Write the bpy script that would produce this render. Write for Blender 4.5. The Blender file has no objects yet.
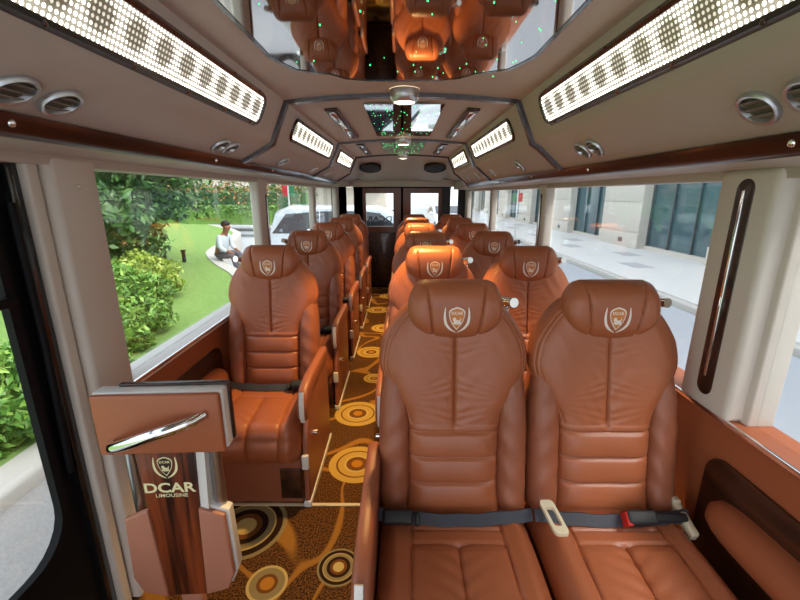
import bpy, bmesh, math, random
import numpy as np
from mathutils import Vector, Matrix
PI = math.pi
random.seed(7); np.random.seed(7)
C = bpy.context.scene.collection
SC = bpy.context.scene
def lin(r, g, b):
    f = lambda c: (c/255/12.92) if c/255 <= .04045 else ((c/255+.055)/1.055)**2.4
    return (f(r), f(g), f(b), 1)

# ------------------------------------------------------------------ materials
def newmat(name):
    m = bpy.data.materials.new(name); m.use_nodes = True
    nt = m.node_tree; b = nt.nodes['Principled BSDF']
    return m, nt, b
def nd(nt, t, **kw):
    n = nt.nodes.new(t)
    for k, v in kw.items():
        if k in n.inputs.keys(): n.inputs[k].default_value = v
        else: setattr(n, k, v)
    return n
def mth(nt, op, a, b=None, c=None):
    n = nt.nodes.new('ShaderNodeMath'); n.operation = op
    for i, v in enumerate((a, b, c)):
        if v is None: continue
        if isinstance(v, (int, float)): n.inputs[i].default_value = v
        else: nt.links.new(v, n.inputs[i])
    return n.outputs[0]
def mixc(nt, fac, a, b):
    n = nt.nodes.new('ShaderNodeMix'); n.data_type = 'RGBA'
    for i, v in ((0, fac), (6, a), (7, b)):
        if isinstance(v, (int, float, tuple)): n.inputs[i].default_value = v
        else: nt.links.new(v, n.inputs[i])
    return n.outputs[2]
def plain(name, col, rough=.5, metal=0, spec=.5, noise=0, nscale=8, bump=0, bscale=300, coat=0, var=None):
    m, nt, b = newmat(name)
    b.inputs['Base Color'].default_value = col; b.inputs['Roughness'].default_value = rough
    b.inputs['Metallic'].default_value = metal; b.inputs['Specular IOR Level'].default_value = spec
    b.inputs['Coat Weight'].default_value = coat; b.inputs['Coat Roughness'].default_value = .08
    tc = nd(nt, 'ShaderNodeTexCoord')
    if noise:
        n = nd(nt, 'ShaderNodeTexNoise', Scale=nscale, Detail=4.0); nt.links.new(tc.outputs['Object'], n.inputs['Vector'])
        dark = var or tuple(c*(1-noise) for c in col[:3])+(1,)
        nt.links.new(mixc(nt, n.outputs['Fac'], dark, col), b.inputs['Base Color'])
    if bump:
        n = nd(nt, 'ShaderNodeTexNoise', Scale=bscale, Detail=2.0); nt.links.new(tc.outputs['Object'], n.inputs['Vector'])
        bp = nd(nt, 'ShaderNodeBump', Strength=bump, Distance=.002); nt.links.new(n.outputs['Fac'], bp.inputs['Height'])
        nt.links.new(bp.outputs[0], b.inputs['Normal'])
    return m
def emis(name, col, s):
    m, nt, b = newmat(name)
    b.inputs['Base Color'].default_value = col; b.inputs['Emission Color'].default_value = col; b.inputs['Emission Strength'].default_value = s
    return m
M = {}
M['leather'] = plain('leather_brown', lin(163, 92, 58), .34, spec=.5, noise=.10, nscale=9, bump=.35, bscale=420)
M['leather_side'] = plain('leather_side', lin(150, 86, 59), .40, noise=.10, nscale=9, bump=.35, bscale=420)
M['leather_panel'] = plain('leather_panel', lin(162, 90, 56), .45, noise=.06, nscale=4, bump=.2, bscale=350)
M['leather_rose'] = plain('leather_rose', lin(170, 112, 88), .5, noise=.05, nscale=4, bump=.2, bscale=350)
M['beige'] = plain('beige_vinyl', lin(184, 174, 163), .6, noise=.05, nscale=3, bump=.15, bscale=250)
M['beige_pillar'] = plain('beige_pillar', lin(206, 197, 186), .5, noise=.03, nscale=3)
M['beige_dark'] = plain('beige_dark', lin(120, 108, 95), .6)
M['white_trim'] = plain('white_trim', lin(215, 212, 206), .4)
M['chrome'] = plain('chrome', (.85, .85, .86, 1), .12, metal=1)
M['silver'] = plain('silver_plastic', (.55, .56, .58, 1), .3, metal=.8)
M['tube'] = plain('brushed_tube', (.55, .57, .6, 1), .28, metal=1)
M['black'] = plain('black_gloss', (.008, .008, .009, 1), .18, coat=.4)
M['black_satin'] = plain('black_satin', (.006, .006, .007, 1), .6, spec=.15)
M['black_matte'] = plain('black_matte', (.012, .012, .013, 1), .6)
M['belt'] = plain('belt_webbing', lin(44, 46, 56), .55, bump=.5, bscale=600)
M['ivory'] = plain('ivory_plastic', lin(205, 190, 160), .4)
M['red'] = plain('red_plastic', lin(200, 40, 30), .4)
M['emb_white'] = plain('emblem_white', lin(232, 222, 210), .5)
M['emb_orange'] = plain('emblem_orange', lin(206, 128, 62), .5)
M['emb_dark'] = plain('emblem_dark', lin(40, 24, 16), .4)
M['gold'] = plain('letter_gold', lin(228, 218, 170), .4)
M['mirror'] = plain('ceiling_mirror', (.62, .60, .58, 1), .03, metal=1)
M['green_led'] = emis('green_led', (.06, .9, .28, 1), 1.3)
M['screw'] = plain('screw_cap', lin(205, 195, 175), .3)

def wood(name, dark, light, axis, scale=9, rough=.2, coat=.7):
    m, nt, b = newmat(name)
    tc = nd(nt, 'ShaderNodeTexCoord'); mp = nd(nt, 'ShaderNodeMapping'); nt.links.new(tc.outputs['Object'], mp.inputs[0])
    s = [1.0, 1.0, 1.0]; s = [(.06 if i == axis else 1.0) for i in range(3)]
    mp.inputs['Scale'].default_value = s
    n = nd(nt, 'ShaderNodeTexNoise', Scale=scale*4.0, Detail=6.0, Distortion=.6); nt.links.new(mp.outputs[0], n.inputs['Vector'])
    r = nd(nt, 'ShaderNodeValToRGB'); nt.links.new(n.outputs['Fac'], r.inputs[0])
    e = r.color_ramp.elements; e[0].position = .36; e[0].color = dark; e[1].position = .66; e[1].color = light
    nt.links.new(r.outputs[0], b.inputs['Base Color'])
    b.inputs['Roughness'].default_value = rough; b.inputs['Coat Weight'].default_value = coat; b.inputs['Coat Roughness'].default_value = .06
    return m
M['wood_rail'] = wood('wood_rail', lin(26, 14, 10), lin(66, 34, 24), 1, 9, .3, .2)
M['wood_v'] = wood('wood_vertical', lin(44, 17, 8), lin(136, 62, 30), 2, 9, .35, .15)
M['wood_dark'] = wood('wood_dark', lin(30, 16, 10), lin(78, 42, 24), 1, 5, .35, .4)
M['wood_door'] = wood('wood_door', lin(92, 48, 26), lin(120, 64, 34), 2, 3, .4, .2)

def glassmat(name, tint=(1, 1, 1, 1), f=.06):
    m = bpy.data.materials.new(name); m.use_nodes = True; nt = m.node_tree; nt.nodes.clear()
    o = nd(nt, 'ShaderNodeOutputMaterial'); t = nd(nt, 'ShaderNodeBsdfTransparent'); t.inputs[0].default_value = tint
    g = nd(nt, 'ShaderNodeBsdfGlossy', Roughness=.01); fr = nd(nt, 'ShaderNodeLayerWeight', Blend=.25)
    mx = nd(nt, 'ShaderNodeMixShader'); nt.links.new(mth(nt, 'MULTIPLY_ADD', fr.outputs['Facing'], .22, f*.3), mx.inputs[0])
    nt.links.new(t.outputs[0], mx.inputs[1]); nt.links.new(g.outputs[0], mx.inputs[2]); nt.links.new(mx.outputs[0], o.inputs[0])
    return m
M['glass'] = glassmat('window_glass', (.94, .96, .96, 1))
M['car_glass'] = plain('car_glass', (.01, .013, .016, 1), .05, coat=.5)

# LED strip: rows of bright dots under a band of oval shapes, in metres of the panel's own UV
def ledmat():
    m, nt, b = newmat('led_perforated')
    uv = nd(nt, 'ShaderNodeUVMap'); sp = nd(nt, 'ShaderNodeSeparateXYZ'); nt.links.new(uv.outputs[0], sp.inputs[0])
    u, v = sp.outputs[0], sp.outputs[1]
    pu = mth(nt, 'SUBTRACT', mth(nt, 'FRACT', mth(nt, 'DIVIDE', u, .0125)), .5)
    pv = mth(nt, 'SUBTRACT', mth(nt, 'FRACT', mth(nt, 'DIVIDE', v, .0125)), .5)
    dd = mth(nt, 'SQRT', mth(nt, 'ADD', mth(nt, 'MULTIPLY', pu, pu), mth(nt, 'MULTIPLY', pv, pv)))
    dot = nd(nt, 'ShaderNodeMapRange'); nt.links.new(dd, dot.inputs[0])
    for i, x in ((1, .24), (2, .36), (3, 1), (4, 0)): dot.inputs[i].default_value = x
    ou = mth(nt, 'SUBTRACT', mth(nt, 'FRACT', mth(nt, 'DIVIDE', u, .105)), .5)
    a = mth(nt, 'MULTIPLY', ou, .105/.044); c = mth(nt, 'DIVIDE', mth(nt, 'SUBTRACT', v, .058), .040)
    r = mth(nt, 'SQRT', mth(nt, 'ADD', mth(nt, 'MULTIPLY', a, a), mth(nt, 'MULTIPLY', c, c)))
    ov = nd(nt, 'ShaderNodeMapRange'); nt.links.new(r, ov.inputs[0])
    for i, x in ((1, .65), (2, 1.15), (3, .10), (4, 1)): ov.inputs[i].default_value = x
    e = mth(nt, 'MULTIPLY', mth(nt, 'ADD', mth(nt, 'MULTIPLY', dot.outputs[0], 1), .06), ov.outputs[0])
    nt.links.new(mth(nt, 'MULTIPLY', e, LED), b.inputs['Emission Strength'])
    b.inputs['Emission Color'].default_value = (1, .93, .78, 1); b.inputs['Base Color'].default_value = lin(150, 140, 105); b.inputs['Roughness'].default_value = .25
    return m
LED = 4.6
M['led'] = ledmat()
M['dome_glow'] = emis('dome_glow', (1, .80, .55, 1), 6)

def carpet():
    m, nt, b = newmat('carpet_gold')
    tc = nd(nt, 'ShaderNodeTexCoord'); P = tc.outputs['Object']
    n1 = nd(nt, 'ShaderNodeTexNoise', Scale=150.0, Detail=3.0); nt.links.new(P, n1.inputs['Vector'])
    r1 = nd(nt, 'ShaderNodeValToRGB'); nt.links.new(n1.outputs['Fac'], r1.inputs[0])
    e = r1.color_ramp.elements; e[0].position = .42; e[0].color = lin(40, 25, 16); e[1].position = .60; e[1].color = lin(128, 84, 40)
    # golden branches
    n2 = nd(nt, 'ShaderNodeTexNoise', Scale=1.9, Detail=1.0, Distortion=.8); nt.links.new(P, n2.inputs['Vector'])
    rid = mth(nt, 'ABSOLUTE', mth(nt, 'SUBTRACT', n2.outputs['Fac'], .5))
    mr = nd(nt, 'ShaderNodeMapRange'); nt.links.new(rid, mr.inputs[0])
    for i, x in ((1, .018), (2, .034), (3, 1), (4, 0)): mr.inputs[i].default_value = x
    col = mixc(nt, mth(nt, 'MULTIPLY', mr.outputs[0], .85), r1.outputs[0], lin(176, 122, 52))
    # medallions: ring colours by distance over radius
    A = [(-.29, 2.36, .150), (-.24, 1.85, .150), (-.28, 3.42, .13), (-.20, 4.1, .13), (-.30, 4.8, .14), (-.18, 5.5, .14), (-.22, 2.88, .08),
         (.32, 1.05, .13), (.62, 2.0, .14), (.35, 2.9, .14), (-.62, .35, .14), (-.05, .1, .15), (-.75, 2.9, .13), (-.6, 4.2, .14), (.7, 4.2, .14)]
    B = [(-.245, 1.235, .083), (-.68, 1.43, .175), (-.55, .85, .10), (.1, .65, .12)]
    D = [(-.50, 1.165, .075), (-.16, .95, .06), (.5, .3, .1)]
    def dist(lst):
        out = None
        for x, y, r in lst:
            v = nd(nt, 'ShaderNodeVectorMath', operation='DISTANCE'); nt.links.new(P, v.inputs[0]); v.inputs[1].default_value = (x, y, 0)
            q = mth(nt, 'DIVIDE', v.outputs['Value'], r)
            out = q if out is None else mth(nt, 'MINIMUM', out, q)
        return out
    def rings(lst, stops, c):
        r = nd(nt, 'ShaderNodeValToRGB'); r.color_ramp.interpolation = 'LINEAR'
        d = dist(lst); nt.links.new(d, r.inputs[0])
        els = r.color_ramp.elements
        els[0].position = 0; els[0].color = stops[0][1]; els[1].position = stops[0][0]-.01; els[1].color = stops[0][1]
        for k in range(1, len(stops)):
            p = stops[k-1][0]; x = els.new(min(p+.01, .99)); x.color = stops[k][1]
            if stops[k][0] < 1: x = els.new(stops[k][0]-.01); x.color = stops[k][1]
        return mixc(nt, mth(nt, 'LESS_THAN', d, 1.0), c, r.outputs[0])
    cr, ol, dk, go, br = lin(208, 182, 112), lin(150, 134, 92), lin(44, 26, 16), lin(190, 128, 44), lin(120, 74, 34)
    col = rings(A, [(.20, go), (.38, br), (.46, cr), (.68, lin(200, 164, 84)), (.74, br), (1, lin(204, 168, 84))], col)
    col = rings(B, [(.26, cr), (.40, br), (.55, dk), (.70, ol), (.74, cr), (.90, dk), (1, ol)], col)
    col = rings(D, [(.35, go), (.52, br), (.86, ol), (1, cr)], col)
    n3 = nd(nt, 'ShaderNodeTexNoise', Scale=400.0, Detail=2.0); nt.links.new(P, n3.inputs['Vector'])
    col = mixc(nt, mth(nt, 'MULTIPLY', n3.outputs['Fac'], .45), col, lin(40, 26, 14))
    nt.links.new(col, b.inputs['Base Color']); b.inputs['Roughness'].default_value = .9; b.inputs['Specular IOR Level'].default_value = .1
    bp = nd(nt, 'ShaderNodeBump', Strength=.5, Distance=.004); nt.links.new(n3.outputs['Fac'], bp.inputs['Height']); nt.links.new(bp.outputs[0], b.inputs['Normal'])
    return m
M['carpet'] = carpet()

def leafmat(name, a, b2, c):
    m, nt, b = newmat(name)
    g = nd(nt, 'ShaderNodeNewGeometry'); r = nd(nt, 'ShaderNodeValToRGB'); nt.links.new(g.outputs['Random Per Island'], r.inputs[0])
    e = r.color_ramp.elements; e[0].color = a; e[1].color = c; x = e.new(.5); x.color = b2
    nt.links.new(r.outputs[0], b.inputs['Base Color']); b.inputs['Roughness'].default_value = .45
    b.inputs['Subsurface Weight'].default_value = 0
    return m
M['leaf_tree'] = leafmat('leaf_tree', lin(40, 72, 38), lin(66, 108, 54), lin(104, 146, 78))
M['leaf_bush'] = leafmat('leaf_bush', lin(70, 112, 44), lin(104, 156, 62), lin(158, 196, 92))
M['leaf_yellow'] = leafmat('leaf_yellow', lin(110, 140, 50), lin(160, 186, 74), lin(198, 212, 110))
M['leaf_hedge'] = leafmat('leaf_hedge', lin(70, 104, 44), lin(96, 138, 56), lin(130, 168, 76))
M['leaf_flower'] = leafmat('leaf_flower', lin(56, 96, 50), lin(90, 140, 70), lin(206, 130, 76))
M['bark'] = plain('bark', lin(96, 82, 66), .9, noise=.4, nscale=12)
M['grass'] = plain('grass', lin(140, 170, 98), .9, spec=.1, noise=1, nscale=14, var=lin(106, 142, 74), bump=.6, bscale=90)
M['stone'] = plain('kerb_stone', lin(196, 194, 186), .8, noise=.12, nscale=6)
M['gravel'] = plain('gravel_road', lin(176, 174, 170), .9, noise=1, nscale=80, var=lin(132, 130, 128), bump=.8, bscale=120)
M['asphalt'] = plain('asphalt', lin(178, 184, 190), .85, noise=1, nscale=60, var=lin(160, 166, 172))
M['pave'] = plain('sidewalk_pave', lin(214, 214, 210), .8, noise=.04, nscale=3)
M['pave_dark'] = plain('sidewalk_dark', lin(178, 180, 182), .8)
M['limestone'] = plain('limestone', lin(206, 200, 188), .8, noise=.06, nscale=4)
M['bglass'] = plain('building_glass', lin(78, 112, 118), .06, coat=.3, noise=.5, nscale=.8)
M['mullion'] = plain('mullion', lin(70, 86, 90), .5)
M['car_white'] = plain('car_white', lin(232, 236, 240), .25, coat=.6)
M['car_silver'] = plain('car_silver', lin(205, 216, 226), .25, coat=.6)
M['tyre'] = plain('tyre', (.015, .015, .015, 1), .8)
M['plaster'] = plain('plaster', lin(200, 190, 172), .8, noise=.06, nscale=2)
M['skin'] = plain('skin', lin(150, 104, 78), .6)
M['shirt'] = plain('shirt', lin(206, 220, 228), .8)
M['trousers'] = plain('trousers', lin(96, 92, 100), .8)
M['hair'] = plain('hair', (.01, .009, .008, 1), .6)
M['sticker_red'] = plain('sticker_red', lin(190, 40, 50), .5)
M['sticker_green'] = plain('sticker_green', lin(50, 120, 80), .5)
M['speaker'] = plain('speaker_mesh', (.012, .012, .014, 1), .5, bump=1, bscale=500)

# ------------------------------------------------------------------ mesh helpers
class MB:
    def __init__(s): s.v = []; s.f = []; s.m = []; s.uv = {}; s.sm = []
    def add(s, vs, fs, mi=0, smooth=False):
        o = len(s.v); s.v += [tuple(p) for p in vs]
        for f in fs: s.f.append(tuple(i+o for i in f)); s.m.append(mi); s.sm.append(smooth)
        return s
    def grid(s, rows, mi=0, smooth=True, wrap=False, caps=False):
        n = len(rows[0]); vs = [p for r in rows for p in r]; fs = []
        for i in range(len(rows)-1):
            for j in range(n if wrap else n-1):
                k = (j+1) % n; fs.append((i*n+j, i*n+k, (i+1)*n+k, (i+1)*n+j))
        if caps: fs.append(tuple(range(n))[::-1]); fs.append(tuple((len(rows)-1)*n+j for j in range(n)))
        return s.add(vs, fs, mi, smooth)
    def box(s, x0, x1, y0, y1, z0, z1, mi=0, bevel=0, seg=3, rot=None, top=None):
        bm = bmesh.new(); bmesh.ops.create_cube(bm, size=1)
        for v in bm.verts:
            v.co = Vector(((x0+x1)/2+v.co.x*(x1-x0), (y0+y1)/2+v.co.y*(y1-y0), (z0+z1)/2+v.co.z*(z1-z0)))
        if bevel: bmesh.ops.bevel(bm, geom=list(bm.edges), offset=bevel, segments=seg, profile=.5, affect='EDGES')
        if rot is not None:
            c = Vector(((x0+x1)/2, (y0+y1)/2, (z0+z1)/2))
            for v in bm.verts: v.co = rot @ (v.co-c)+c
        s.bm(bm, mi, bool(bevel)); return s
    def bm(s, bm, mi=0, smooth=False):
        bm.verts.index_update(); o = len(s.v)
        s.v += [tuple(v.co) for v in bm.verts]
        for f in bm.faces: s.f.append(tuple(v.index+o for v in f.verts)); s.m.append(mi); s.sm.append(smooth)
        bm.free(); return s
    def tube(s, pts, r, n=12, mi=0, caps=True):
        pts = [Vector(p) for p in pts]; rows = []; rr = r if hasattr(r, '__len__') else [r]*len(pts)
        ref = None
        for i, p in enumerate(pts):
            t = (pts[min(i+1, len(pts)-1)]-pts[max(i-1, 0)]).normalized()
            if ref is None: ref = Vector((0, 0, 1)) if abs(t.z) < .9 else Vector((0, 1, 0))
            a = t.cross(ref).normalized(); b2 = a.cross(t).normalized(); ref = b2
            rows.append([p+(a*math.cos(q)+b2*math.sin(q))*rr[i] for q in [2*PI*k/n for k in range(n)]])
        return s.grid(rows, mi, True, True, caps)
    def prism(s, poly, axis, a, b, mi=0, smooth=False, bevel=0):
        """poly of 2-D points extruded along axis; remaining axes in xyz order"""
        def P(p, t): q = list(p); q.insert(axis, t); return q
        bm = bmesh.new(); lo = [bm.verts.new(P(p, a)) for p in poly]; hi = [bm.verts.new(P(p, b)) for p in poly]
        n = len(poly)
        bm.faces.new(lo); bm.faces.new(hi[::-1])
        for i in range(n): bm.faces.new((lo[i], hi[i], hi[(i+1) % n], lo[(i+1) % n]))
        bmesh.ops.recalc_face_normals(bm, faces=bm.faces)
        if bevel:
            es = [e for e in bm.edges if len({round(v.co[axis], 5) for v in e.verts}) == 1]
            bmesh.ops.bevel(bm, geom=es, offset=bevel, segments=3, profile=.5, affect='EDGES')
        return s.bm(bm, mi, smooth or bool(bevel))
    def sphere(s, c, r, mi=0, n=16, sc=(1, 1, 1)):
        rows = []
        for i in range(n//2+1):
            t = PI*i/(n//2); t = min(max(t, .01), PI-.01)
            rows.append([(c[0]+r*sc[0]*math.sin(t)*math.cos(q), c[1]+r*sc[1]*math.sin(t)*math.sin(q), c[2]+r*sc[2]*math.cos(t)) for q in [2*PI*k/n for k in range(n)]])
        return s.grid(rows, mi, True, True, True)
    def build(s, name, mats, parent=None, fixn=True):
        me = bpy.data.meshes.new(name); me.from_pydata(s.v, [], s.f)
        mats = mats if isinstance(mats, (list, tuple)) else [mats]
        for m in mats: me.materials.append(m if not isinstance(m, str) else M[m])
        me.polygons.foreach_set('material_index', s.m); me.polygons.foreach_set('use_smooth', s.sm)
        me.update()
        if fixn:
            bm = bmesh.new(); bm.from_mesh(me); bmesh.ops.recalc_face_normals(bm, faces=bm.faces); bm.to_mesh(me); bm.free()
        try: me.set_sharp_from_angle(angle=math.radians(50))
        except Exception: pass
        o = bpy.data.objects.new(name, me); C.objects.link(o)
        if parent is not None: o.parent = parent
        return o
def tag(o, label=None, cat=None, group=None, kind=None):
    if label: o['label'] = label
    if cat: o['category'] = cat
    if group: o['group'] = group
    if kind: o['kind'] = kind
    return o
def empty(name, loc=(0, 0, 0), rz=0):
    o = bpy.data.objects.new(name, None); o.empty_display_size = .05; C.objects.link(o); o.location = loc; o.rotation_euler = (0, 0, rz); return o
def struct(name, mb, mats, label=None, parent=None):
    o = mb.build(name, mats, parent); o['kind'] = 'structure'
    if label: o['label'] = label
    return o
def copy_tree(o, parent=None):
    c = o.copy(); C.objects.link(c)
    if parent is not None: c.parent = parent
    for ch in list(o.children): copy_tree(ch, c)
    return c
def spline(xs, ys, q):
    """monotone-ish smooth interpolation"""
    xs = np.array(xs, float); ys = np.array(ys, float); q = np.array(q, float)
    d = np.diff(ys)/np.diff(xs); m = np.zeros(len(xs)); m[0] = d[0]; m[-1] = d[-1]
    for i in range(1, len(xs)-1): m[i] = 0 if d[i-1]*d[i] <= 0 else 2*d[i-1]*d[i]/(d[i-1]+d[i])
    i = np.clip(np.searchsorted(xs, q)-1, 0, len(xs)-2); h = xs[i+1]-xs[i]; t = np.clip((q-xs[i])/h, 0, 1)
    return ys[i]*(1+2*t)*(1-t)**2+m[i]*h*t*(1-t)**2+ys[i+1]*t*t*(3-2*t)+m[i+1]*h*t*t*(t-1)
def rrect(w, h, r, n=5):
    out = []
    for cx, cy, a in ((w-r, h-r, 0), (-w+r, h-r, 90), (-w+r, -h+r, 180), (w-r, -h+r, 270)):
        for k in range(n+1):
            q = math.radians(a+90*k/n); out.append((cx+r*math.cos(q), cy+r*math.sin(q)))
    return out
def text_tris(txt, size, mirror=False, sx=1.0, bold=0.0):
    cu = bpy.data.curves.new('t', 'FONT'); cu.body = txt; cu.size = size; cu.align_x = 'CENTER'; cu.align_y = 'CENTER'; cu.resolution_u = 3; cu.offset = bold
    o = bpy.data.objects.new('t', cu); C.objects.link(o)
    dg = bpy.context.evaluated_depsgraph_get(); me = bpy.data.meshes.new_from_object(o.evaluated_get(dg))
    vs = [((-v.co.x if mirror else v.co.x)*sx, v.co.y) for v in me.vertices]; fs = [tuple(p.vertices) for p in me.polygons]
    bpy.data.objects.remove(o); bpy.data.curves.remove(cu); bpy.data.meshes.remove(me)
    return vs, fs

# ------------------------------------------------------------------ emblem (shield, lion, laurels) in metres
def poly_tris(poly):
    bm = bmesh.new(); f = bm.faces.new([bm.verts.new((x, y, 0)) for x, y in poly])
    bmesh.ops.triangulate(bm, faces=[f], ngon_method='BEAUTY'); bm.verts.index_update()
    vs = [(v.co.x, v.co.y) for v in bm.verts]; fs = [tuple(v.index for v in f.verts) for f in bm.faces]; bm.free(); return vs, fs
def shield_pts(k):
    zz = np.linspace(-1, 1, 15); rows = []
    for z in zz:
        w = float(spline([-1, -.75, -.3, .2, .55, .8, 1], [.03, .30, .72, .95, 1.0, .80, .12], [z])[0])
        rows.append((w*.0245*k, z*.036*k+.002))
    return rows
def emblem_into(mb, proj, s=1.0, layers=(0, 1, 0)):
    W, O, L = layers
    for k, off, mi in ((1.0, .0009, W), (.88, .0015, O)):
        rows = [[proj(-w*s+2*w*s*j/6, z*s, off) for j in range(7)] for w, z in shield_pts(k)]
        mb.grid(rows, mi, True)
    lion = [(-.95, .45), (-.9, .2), (-.75, .1), (-.7, -.1), (-.98, -.45), (-.85, -.6), (-.7, -.45), (-.52, -.2), (-.45, -.65), (-.22, -.65), (-.28, -.5), (-.22, -.15), (.18, -.12), (.2, -.4), (.1, -.65), (.3, -.65), (.42, -.35), (.5, -.2), (.72, -.4), (.7, -.62), (.95, -.62), (.9, -.3), (.85, .05), (.75, .2), (.98, .35), (.9, .8), (.75, .72), (.8, .45), (.58, .3), (.1, .28), (-.12, .4), (-.2, .65), (-.45, .88), (-.78, .8)]
    vs, fs = poly_tris([(x*.0130*s, (z*.0145-.006)*s) for x, z in lion]); mb.add([proj(x, z, .0021) for x, z in vs], fs, L)
    vs, fs = text_tris('DCAR', .0125*s, bold=.0003); mb.add([proj(x, z+.019*s, .0021) for x, z in vs], fs, L)
    for sg in (-1, 1):
        rows = []
        for t in np.linspace(0, 1, 14):
            cx = float(spline([0, .25, .5, .75, 1], [.0345, .0365, .0335, .0215, .002], [t])[0]); cz = float(spline([0, .25, .5, .75, 1], [-.037, -.012, .010, .029, .043], [t])[0])*-1
            w = .0038*math.sin(PI*min(1, t*.93+.05))**.7
            rows.append([proj(sg*(cx-w)*s, (cz+w*.6*t)*s, .0009), proj(sg*(cx+w)*s, (cz-w*.9*t)*s, .0009)])
        mb.grid(rows, W, True)

# ------------------------------------------------------------------ the seat  (faces -Y, origin on the floor below the headrest)
def yb(z): return -.135+(z-.40)*.185
FZ = [.395, .42, .49, .68, .73, .78, .84, .885, .94, .995, 1.04, 1.082]
FW = [.168, .165, .152, .155, .166, .196, .227, .238, .231, .205, .172, .128]
def faceW(z): return spline(FZ, FW, z)
def gv(d, w): return np.exp(-(d/w)**2)
def backrest_mesh():
    mb = MB(); zs = np.concatenate([np.linspace(.395, .42, 8)[:-1], np.linspace(.42, 1.045, 180), np.linspace(1.045, 1.082, 9)[1:]])
    s = np.linspace(-1, 1, 131); t = np.sin(PI*s/2)*.55+s*.45
    W = faceW(zs)
    endr = np.minimum(1, np.sqrt(np.clip(1-((np.clip(.425-zs, 0, 1))/.031)**2, 0, 1)))*np.minimum(1, np.sqrt(np.clip(1-((np.clip(zs-1.045, 0, 1))/.0375)**2, 0, 1)))
    rows = []
    for z, w, e in zip(zs, W, endr):
        x = t*w*(.9+.1*e); T = .075*e*(1-np.abs(t)**5)**.5
        g = np.zeros_like(x); pu = np.zeros_like(x)
        # piping parallel to the outline
        pw = min(w-.012, .149) if z < .72 else w-.016
        g += .0045*gv(np.abs(x)-pw, .0028)*(z > .4)
        if z >= .70: g += .003*gv(np.abs(x)-(w-.026), .0026)
        # horizontal seams of the lumbar pads
        ins = (np.abs(x) < .147)
        for zc in (.680, .600, .520):
            g += .008*gv(z-zc, .0042)*ins*(1 if zc < .68 else 1)
        if .42 < z < .68:
            lo = .44 if z < .52 else (.52 if z < .6 else .6); hi = .52 if z < .52 else (.6 if z < .6 else .68)
            pu += .008*np.sin(PI*np.clip((z-lo)/(hi-lo), 0, 1))**.6*np.clip((1-(x/.147)**4), 0, 1)*ins
        # centre seam with gathered leather
        if .68 < z < 1.0:
            win = min(1, (z-.68)/.03)*min(1, (1.0-z)/.05)
            g += .010*win*gv(x, .0045)+.004*win*gv(x, .02)
            wr = np.sin(z*185+np.abs(x)*95*np.sin(z*31+1)+2*np.sin(z*61))*.0013+np.sin(z*97-np.abs(x)*120+x*30)*.0011
            pu += wr*win*np.exp(-np.abs(x)/.05)*(1-np.exp(-(x/.012)**2))
        if z > .86: pu += .0010*np.sin(x*105+z*70)*min(1, (z-.86)/.08)*np.exp(-((np.abs(x)-.12)/.06)**2)
        # dish between the shoulders
        T2 = T-.012*np.exp(-(x/.12)**2)*(1 if z > .7 else .6)*e
        yf = yb(z)-T2+g*e-pu*e
        bk = np.sin(np.linspace(1, -1, 15)*PI/2)[1:-1]; xb = bk*w; ybk = yb(z)+.065*e*(1-np.abs(bk)**6)**.5
        r = [(float(a), float(b2), float(z)) for a, b2 in zip(x, yf)]+[(float(a), float(b2), float(z)) for a, b2 in zip(xb, ybk)]
        rows.append(r)
    mb.grid(rows, 0, True, True, True); return mb
def bolster_mesh(sg):
    mb = MB(); rows = []
    for z in np.concatenate([[.398, .402, .41], np.linspace(.425, .90, 50), [.92, .935, .945]]):
        k = min(1, math.sqrt(max(0, 1-max(0, .43-z)**2/.0335**2)))*min(1, math.sqrt(max(0.02, 1-max(0, (z-.66))**2/.29**2)))
        cx = .178+.009*k; rx = .051*k; ry = .066*k+.010
        rows.append([(sg*(cx+rx*math.copysign(abs(math.cos(q))**.8, math.cos(q))), yb(z)+.004+.02*(1-k)+ry*math.copysign(abs(math.sin(q))**.85, math.sin(q))-.002*math.sin(z*70+3*q), float(z)) for q in [2*PI*i/40 for i in range(40)]])
    return mb.grid(rows, 0, True, True, True)
HZ = [.955, .962, .985, 1.015, 1.05, 1.085, 1.115, 1.135, 1.145]
HW = [.060, .078, .110, .137, .147, .144, .133, .120, .098]
YH = -.042
def head_front(x, z):
    w = float(spline(HZ, HW, [z])[0]); t = np.clip(x/w, -1, 1)
    zz = (z-1.05)/.0955; e = np.sqrt(np.clip(1-abs(zz)**3.2, 0, 1))
    T = (.068*e*(1-np.abs(t)**4)**.5)
    seam = .077+.012*zz
    wing = .016*np.clip((np.abs(x)-seam)/.06, 0, 1)
    g = .0075*np.exp(-((np.abs(x)-seam)/.0032)**2)*e
    return YH-T-wing*e+g
def headrest_mesh():
    mb = MB(); u = np.linspace(-1, 1, 46); zs = 1.05+.0954*np.sin(u*PI/2)
    s = np.linspace(-1, 1, 101); t = np.sin(PI*s/2)*.6+s*.4; rows = []
    for z in zs:
        w = float(spline(HZ, HW, [z])[0]); x = t*w; yf = head_front(x, z)
        e = math.sqrt(max(0, 1-abs((z-1.05)/.0955)**3.2)); bk = np.sin(np.linspace(1, -1, 15)*PI/2)[1:-1]
        rows.append([(float(a), float(b2), float(z)) for a, b2 in zip(x, yf)]+[(float(q*w), float(YH+.05*e*(1-abs(q)**6)**.5), float(z)) for q in bk])
    return mb.grid(rows, 0, True, True, True)
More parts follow.
